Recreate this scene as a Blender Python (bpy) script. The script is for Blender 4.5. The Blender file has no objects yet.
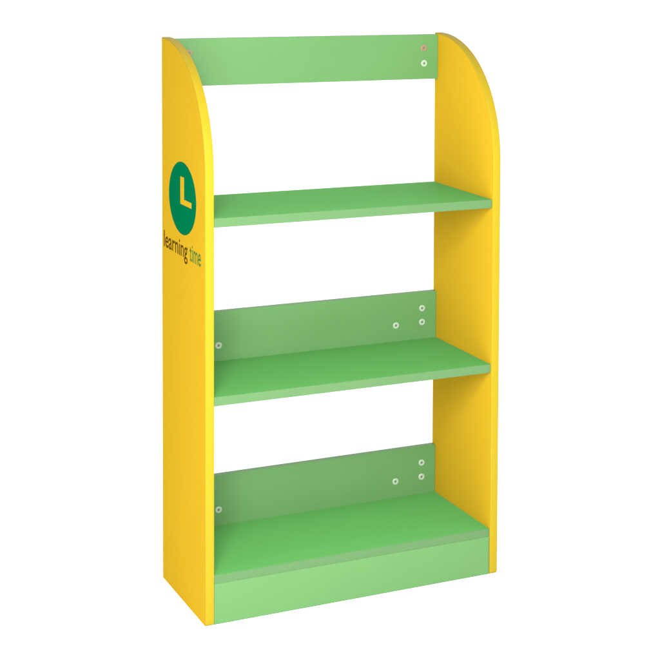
import bpy, bmesh, math
from mathutils import Vector, Matrix, noise

C = bpy.context.scene.collection
W, D, H, T = 0.6626, 0.3255, 1.2, 0.0185      # overall width, depth, height, side thickness
X0, X1 = T, W - T                             # inner faces of the sides
ZT = (0.8463, 0.4763, 0.1035)                 # tops of the three shelves
TS, RT = 0.0188, 0.018                        # shelf and rail thickness
YF = 0.0035                                   # shelf fronts sit a little behind the side edges

# ---------------------------------------------------------------- materials
def material(name, col, rough=0.4, bump=0.02, bscale=900, vary=0.03, spec=0.5, coat=0.0):
    m = bpy.data.materials.new(name); m.use_nodes = True
    nt = m.node_tree; b = nt.nodes['Principled BSDF']
    b.inputs['Roughness'].default_value = rough
    b.inputs['Specular IOR Level'].default_value = spec
    b.inputs['Coat Weight'].default_value = coat
    b.inputs['Coat Roughness'].default_value = 0.25
    tc = nt.nodes.new('ShaderNodeTexCoord')
    n1 = nt.nodes.new('ShaderNodeTexNoise'); n1.inputs['Scale'].default_value = 9; n1.inputs['Detail'].default_value = 5
    nt.links.new(tc.outputs['Object'], n1.inputs['Vector'])
    mx = nt.nodes.new('ShaderNodeMix'); mx.data_type = 'RGBA'
    mx.inputs['A'].default_value = (*[c * (1 - vary) for c in col], 1)
    mx.inputs['B'].default_value = (*[min(1, c * (1 + vary)) for c in col], 1)
    nt.links.new(n1.outputs['Fac'], mx.inputs['Factor'])
    nt.links.new(mx.outputs['Result'], b.inputs['Base Color'])
    mr = nt.nodes.new('ShaderNodeMapRange')
    mr.inputs['To Min'].default_value = rough - 0.05; mr.inputs['To Max'].default_value = rough + 0.06
    nt.links.new(n1.outputs['Fac'], mr.inputs['Value']); nt.links.new(mr.outputs['Result'], b.inputs['Roughness'])
    n2 = nt.nodes.new('ShaderNodeTexNoise'); n2.inputs['Scale'].default_value = bscale; n2.inputs['Detail'].default_value = 2
    nt.links.new(tc.outputs['Object'], n2.inputs['Vector'])
    bp = nt.nodes.new('ShaderNodeBump'); bp.inputs['Strength'].default_value = bump; bp.inputs['Distance'].default_value = 0.001
    nt.links.new(n2.outputs['Fac'], bp.inputs['Height']); nt.links.new(bp.outputs['Normal'], b.inputs['Normal'])
    return m

YELLOW = material('yellow_melamine', (0.298, 0.183, 0.009), 0.50, spec=0.0)
LEMON  = material('lemon_edge_band', (0.172, 0.126, 0.006), 0.45, spec=0.04)
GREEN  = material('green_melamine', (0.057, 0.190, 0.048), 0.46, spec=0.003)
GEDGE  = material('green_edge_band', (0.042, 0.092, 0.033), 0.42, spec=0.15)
GBOARD = material('green_board_haze', (0.049, 0.118, 0.038), 0.40, spec=0.15)  # same green board as the shelves, with gloss haze put into its colour
EMBLEM = material('dark_green_print', (0.000, 0.078, 0.028), 0.5, vary=0.02, spec=0.0)
INK    = material('brown_black_ink', (0.045, 0.024, 0.002), 0.5, spec=0.0)
INKG   = material('olive_green_ink', (0.050, 0.085, 0.012), 0.5, spec=0.0)
PALE   = material('pale_cover_cap', (0.165, 0.215, 0.155), 0.35)
TAN    = material('tan_cover_cap', (0.130, 0.085, 0.050), 0.45, spec=0.2)
SOCKET = material('dark_socket', (0.055, 0.075, 0.050), 0.5, spec=0.1)
WHITE  = material('white_studio_floor', (0.96, 0.96, 0.96), 0.8, bump=0.01, vary=0.002, spec=0.1)

# ---------------------------------------------------------------- helpers
def obj(name, bm, mat, parent=None, bevel=0, seg=3, smooth=True):
    bmesh.ops.recalc_face_normals(bm, faces=bm.faces)
    me = bpy.data.meshes.new(name); bm.to_mesh(me); bm.free()
    o = bpy.data.objects.new(name, me); C.objects.link(o)
    me.materials.append(mat)
    if parent: o.parent = parent
    if bevel:
        md = o.modifiers.new('bevel', 'BEVEL'); md.width = bevel; md.segments = seg
        md.limit_method = 'ANGLE'; md.angle_limit = math.radians(40); md.harden_normals = True
    if smooth:
        for p in me.polygons: p.use_smooth = True
        if not bevel:
            me.set_sharp_from_angle(angle=math.radians(35))
    return o

def box(x0, x1, y0, y1, z0, z1, bm=None):
    bm = bm or bmesh.new()
    v = [bm.verts.new((x, y, z)) for x in (x0, x1) for y in (y0, y1) for z in (z0, z1)]
    for f in ((0,1,3,2),(4,6,7,5),(0,4,5,1),(2,3,7,6),(0,2,6,4),(1,5,7,3)):
        bm.faces.new([v[i] for i in f])
    return bm

# side outline in (y, z): straight front, then one quarter sweep up to the back of the top
def front_profile(off=0.0, n=72):
    pts = []
    r = 0.006                                    # small rounding at the foot
    for k in range(7):
        a = math.pi * 1.5 - k / 6 * math.pi / 2
        pts.append((r + r * math.cos(a), r + r * math.sin(a)))
    zc, b, e = 0.925, 0.275, 2.10
    for z in [0.1 + i * 0.09 for i in range(9)]: pts.append((0.0, z))
    for k in range(n + 1):
        t = math.pi / 2 * k / n
        y = D - D * math.cos(t) ** (2 / e)
        z = zc + b * math.sin(t) ** (2 / e)
        pts.append((y, z))
    # offset inwards
    if off:
        out = []
        for i, p in enumerate(pts):
            a = Vector(pts[max(0, i - 1)]); c = Vector(pts[min(len(pts) - 1, i + 1)])
            d = (c - a)
            if d.length < 1e-9: d = Vector((0, 1))
            d.normalize()
            nrm = Vector((d.y, -d.x))            # to the right of travel = into the board
            q = Vector(p) + nrm * off
            out.append((min(q.x, D), max(q.y, 0.0)))
        pts = out
    return pts

EB = 0.0018
def side_panel(x0):
    inner = front_profile(EB)
    inner[0] = (inner[0][0], 0.0)
    bm = bmesh.new()
    loop = inner + [(D, 0.0)]
    clean = []
    for p in loop:
        if not clean or (Vector(p) - Vector(clean[-1])).length > 1e-5: clean.append(p)
    a = [bm.verts.new((0.0002, y, z)) for y, z in clean]
    b = [bm.verts.new((T - 0.0002, y, z)) for y, z in clean]
    bm.faces.new(a); bm.faces.new(b[::-1])
    n = len(clean)
    for i in range(n): bm.faces.new((a[i], a[(i+1) % n], b[(i+1) % n], b[i]))
    p = obj('side_panel', bm, YELLOW, case)
    p.location = (x0, 0, 0)
    # the edge band: strip round the front outline with rounded arrises
    outer = front_profile(0)
    inn = front_profile(EB + 0.0003)
    sec = []                                      # (x, depth fraction from outer to inner)
    r = 0.0016
    for k in range(5):
        t = math.pi / 2 * k / 4
        sec.append((r - r * math.cos(t), r - r * math.sin(t)))
    sec2 = sec + [(T - x, d) for x, d in reversed(sec)]
    bm = bmesh.new(); rows = []
    for (oy, oz), (iy, iz) in zip(outer, inn):
        d = Vector((iy - oy, iz - oz)); d.normalize()
        row = [bm.verts.new((x, oy + d.x * q, oz + d.y * q)) for x, q in sec2]
        row = [bm.verts.new((0, iy, iz))] + row + [bm.verts.new((T, iy, iz))]
        rows.append(row)
    for r0, r1 in zip(rows, rows[1:]):
        for j in range(len(r0)):
            k = (j + 1) % len(r0)
            bm.faces.new((r0[j], r0[k], r1[k], r1[j]))
    bm.faces.new(rows[0]); bm.faces.new(rows[-1][::-1])
    obj('edge_band', bm, LEMON, p)
    return p

# ---------------------------------------------------------------- the bookcase
case = bpy.data.objects.new('bookcase', None); C.objects.link(case)
case.empty_display_size = 0.1
case['label'] = 'tall narrow open-backed bookcase with yellow curved sides and three green shelves'
case['category'] = 'bookcase'

left = side_panel(0.0)
right = side_panel(W - T)

def front_band(y0, z0, z1, parent):
    o = obj('edge_band', box(X0 + .0003, X1 - .0003, y0, y0 + 0.0015, z0, z1), GEDGE, parent, bevel=0.0006)
    return o

for i, zt in enumerate(ZT):
    yf = YF + (0.0 if i == 2 else 0)
    yb = D - 0.0005 if i == 0 else D - RT - 0.0002
    s = obj('shelf', box(X0 + .0003, X1 - .0003, yf + 0.0015, yb, zt - TS, zt), GREEN, case, bevel=0.0004, seg=2)
    front_band(yf, zt - TS, zt, s)
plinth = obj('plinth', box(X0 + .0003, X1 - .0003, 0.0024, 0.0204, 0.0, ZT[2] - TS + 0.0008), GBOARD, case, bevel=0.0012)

def cap(x, z, ring_mat, parent, hexa=True):
    y = D - RT
    bm = bmesh.new(); n = 32
    prof = [(0.0077, 0.0), (0.0077, -0.0007), (0.0069, -0.0013), (0.0040, -0.0014), (0.0033, -0.0006)]
    rows = [[bm.verts.new((x + r * math.cos(2*math.pi*k/n), y + d, z + r * math.sin(2*math.pi*k/n))) for k in range(n)] for r, d in prof]
    for a, b in zip(rows, rows[1:]):
        for k in range(n): bm.faces.new((a[k], a[(k+1) % n], b[(k+1) % n], b[k]))
    bm.faces.new(rows[-1])
    c = obj('screw_cap', bm, ring_mat, parent)
    bm = bmesh.new(); m = 6
    top = [bm.verts.new((x + 0.0029*math.cos(2*math.pi*k/m+.2), y - 0.00075, z + 0.0029*math.sin(2*math.pi*k/m+.2))) for k in range(m)]
    bot = [bm.verts.new((v.co.x, y - 0.0005, v.co.z)) for v in top]
    bm.faces.new(top); bm.faces.new(bot[::-1])
    for k in range(m): bm.faces.new((top[k], top[(k+1) % m], bot[(k+1) % m], bot[k]))
    o = obj('socket', bm, SOCKET, c, smooth=False)
    return c

def lab(o, t): o['label'] = t

def merge_caps(rail, specs):
    for x, z, m in specs:
        c = cap(x, z, m, rail)
        for ch in list(c.children):               # one level only below the rail
            me = ch.data; bm = bmesh.new(); bm.from_mesh(c.data)
            k = len(bm.faces); bm.from_mesh(me); bm.faces.ensure_lookup_table()
            for f in bm.faces[k:]: f.material_index = 1
            bm.to_mesh(c.data); bm.free(); c.data.materials.append(SOCKET)
            bpy.data.objects.remove(ch)

rails = [(1.0921, 1.1965), (ZT[1] + .0003, 0.5876), (ZT[2] + .0003, 0.2177)]
mir = lambda x: W - x
for i, (z0, z1) in enumerate(rails):
    zz0 = z0 if i == 0 else z0 - TS                # lower rails run down behind the shelves
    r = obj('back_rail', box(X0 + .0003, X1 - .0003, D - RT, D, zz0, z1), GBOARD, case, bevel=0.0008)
    if i == 0:
        S = [(0.608, 1.165, TAN), (0.609, 1.129, PALE), (mir(0.608), 1.165, TAN), (mir(0.609), 1.129, PALE)]
    elif i == 1:
        S = [(0.608, 0.549, PALE), (0.608, 0.516, PALE), (0.542, 0.514, PALE), (0.120, 0.511, PALE), (mir(0.608), 0.549, PALE), (mir(0.608), 0.516, PALE)]
    else:
        S = [(0.609, 0.178, PALE), (0.609, 0.144, PALE), (0.543, 0.142, PALE), (0.120, 0.139, PALE), (mir(0.609), 0.178, PALE), (mir(0.609), 0.144, PALE)]
    merge_caps(r, S)

# ---------------------------------------------------------------- print on the left side
def flat(name, loops, x, thick, mat, parent):
    bm = bmesh.new()
    for L in loops:
        a = [bm.verts.new((x, y, z)) for y, z in L]
        b = [bm.verts.new((x - thick, y, z)) for y, z in L]
        bm.faces.new(a); bm.faces.new(b[::-1]); n = len(L)
        for k in range(n): bm.faces.new((a[k], a[(k+1) % n], b[(k+1) % n], b[k]))
    return obj(name, bm, mat, parent, smooth=False)

cy, cz, ra, rb = 0.1665, 0.8675, 0.1025, 0.0770
flat('emblem_disc', [[(cy + ra*math.cos(2*math.pi*k/96), cz + rb*math.sin(2*math.pi*k/96)) for k in range(96)]], 0.0010, 0.0012, EMBLEM, left)
hw, ht = 0.0135, 0.0056
L = [(cy + hw, 0.9130), (cy + hw, 0.8545), (cy - 0.068, 0.8545), (cy - 0.068, 0.8665), (cy - hw, 0.8665), (cy - hw, 0.9130)]
flat('clock_hands', [L], 0.0, 0.0004, YELLOW, left)

def lettering(name, text, ya, yb, zbase, asc, mat, bold):
    """text runs from y=ya (back) to y=yb (front), read from outside the left side"""
    cu = bpy.data.curves.new(name, 'FONT'); cu.body = text; cu.size = 1; cu.offset = bold
    cu.resolution_u = 6
    to = bpy.data.objects.new(name, cu); C.objects.link(to)
    bpy.context.view_layer.update()
    me = bpy.data.meshes.new_from_object(to)
    bpy.data.objects.remove(to)
    xs = [v.co.x for v in me.vertices]; ys = [v.co.y for v in me.vertices]
    sx = (ya - yb) / (max(xs) - min(xs)); sz = asc / max(ys); x0 = min(xs)
    bm = bmesh.new(); bm.from_mesh(me)
    for v in bm.verts:
        v.co = Vector((-0.0002, ya - (v.co.x - x0) * sx, zbase + v.co.y * sz))
    g = bmesh.ops.extrude_face_region(bm, geom=bm.faces[:])
    for v in [e for e in g['geom'] if isinstance(e, bmesh.types.BMVert)]: v.co.x += 0.0010
    return obj(name, bm, mat, left, smooth=False)
lettering('lettering', 'learning', 0.310, 0.128, 0.7440, 0.035, INK, 0.004)
o = lettering('lettering', 'time', 0.112, 0.030, 0.7440, 0.035, INKG, 0.004)
lab(o, 'olive green word time')

# ---------------------------------------------------------------- floor
bm = bmesh.new()
v = [bm.verts.new(p) for p in ((-40, -40, -0.0006), (40, -40, -0.0006), (40, 40, -0.0006), (-40, 40, -0.0006))]
bm.faces.new(v)
fl = obj('floor', bm, WHITE, smooth=False); fl['kind'] = 'structure'

# ---------------------------------------------------------------- light
w = bpy.data.worlds.new('World'); bpy.context.scene.world = w; w.use_nodes = True
# white studio light: strong from overhead, softer from behind and a little from the right
nt = w.node_tree; bg = nt.nodes['Background']
bg.inputs['Color'].default_value = (1, 1, 1, 1)
tc = nt.nodes.new('ShaderNodeTexCoord')
last = None
for d in ((0, 0, 1.66), (0, 0.90, 0), (0.25, 0, 0)):
    dot = nt.nodes.new('ShaderNodeVectorMath'); dot.operation = 'DOT_PRODUCT'; dot.inputs[1].default_value = d
    nt.links.new(tc.outputs['Generated'], dot.inputs[0])
    mx = nt.nodes.new('ShaderNodeMath'); mx.operation = 'MAXIMUM'; mx.inputs[1].default_value = 0.03
    nt.links.new(dot.outputs['Value'], mx.inputs[0])
    if last:
        ad = nt.nodes.new('ShaderNodeMath'); ad.operation = 'ADD'
        nt.links.new(last.outputs[0], ad.inputs[0]); nt.links.new(mx.outputs[0], ad.inputs[1]); last = ad
    else: last = mx
nt.links.new(last.outputs[0], bg.inputs['Strength'])

def area(name, loc, target, size, power):
    l = bpy.data.lights.new(name, 'AREA'); l.shape = 'RECTANGLE'; l.size, l.size_y = size; l.energy = power
    o = bpy.data.objects.new(name, l); C.objects.link(o); o.location = loc
    o.rotation_euler = (Vector(target) - Vector(loc)).to_track_quat('-Z', 'Y').to_euler()
    return o
area('key_fill_light', (-0.45, -2.1, 1.65), (0.38, 0.15, -0.4), (1.1, 1.1), 225)
area('key_fill_light', (-0.7, -2.0, 0.62), (0.45, 0.3, 0.25), (0.9, 0.6), 55)  # low fill added in front to brighten the lower rails
area('key_fill_light', (-1.1, -2.2, 2.6), (0.35, 0.15, 0.0), (0.9, 0.9), 40)

# ---------------------------------------------------------------- camera (solved from the photo, shift lens)
yaw, pitch, roll = -0.5322, -0.059, 0.014
F = Vector((-math.sin(yaw)*math.cos(pitch), math.cos(yaw)*math.cos(pitch), math.sin(pitch)))
R = Vector((math.cos(yaw), math.sin(yaw), 0)); U = R.cross(F)
R2 = R*math.cos(roll) + U*math.sin(roll); U2 = -R*math.sin(roll) + U*math.cos(roll)
cam = bpy.data.cameras.new('camera'); co = bpy.data.objects.new('camera', cam); C.objects.link(co)
M = Matrix((R2, U2, -F)).transposed().to_4x4(); M.translation = Vector((-1.0485, -3.5774, 1.4375))
co.matrix_world = M
cam.sensor_width = 36; cam.lens = 1791.6243 / 660 * 36
cam.shift_x = (330 - 656.1121) / 660; cam.shift_y = (40.5373 - 330) / 660
cam.clip_end = 500
sc = bpy.context.scene; sc.camera = co
sc.render.engine = 'CYCLES'
sc.cycles.max_bounces = 10; sc.cycles.diffuse_bounces = 6
vs = sc.view_settings; vs.view_transform = 'Standard'; vs.look = 'None'; vs.exposure = 0; vs.gamma = 1
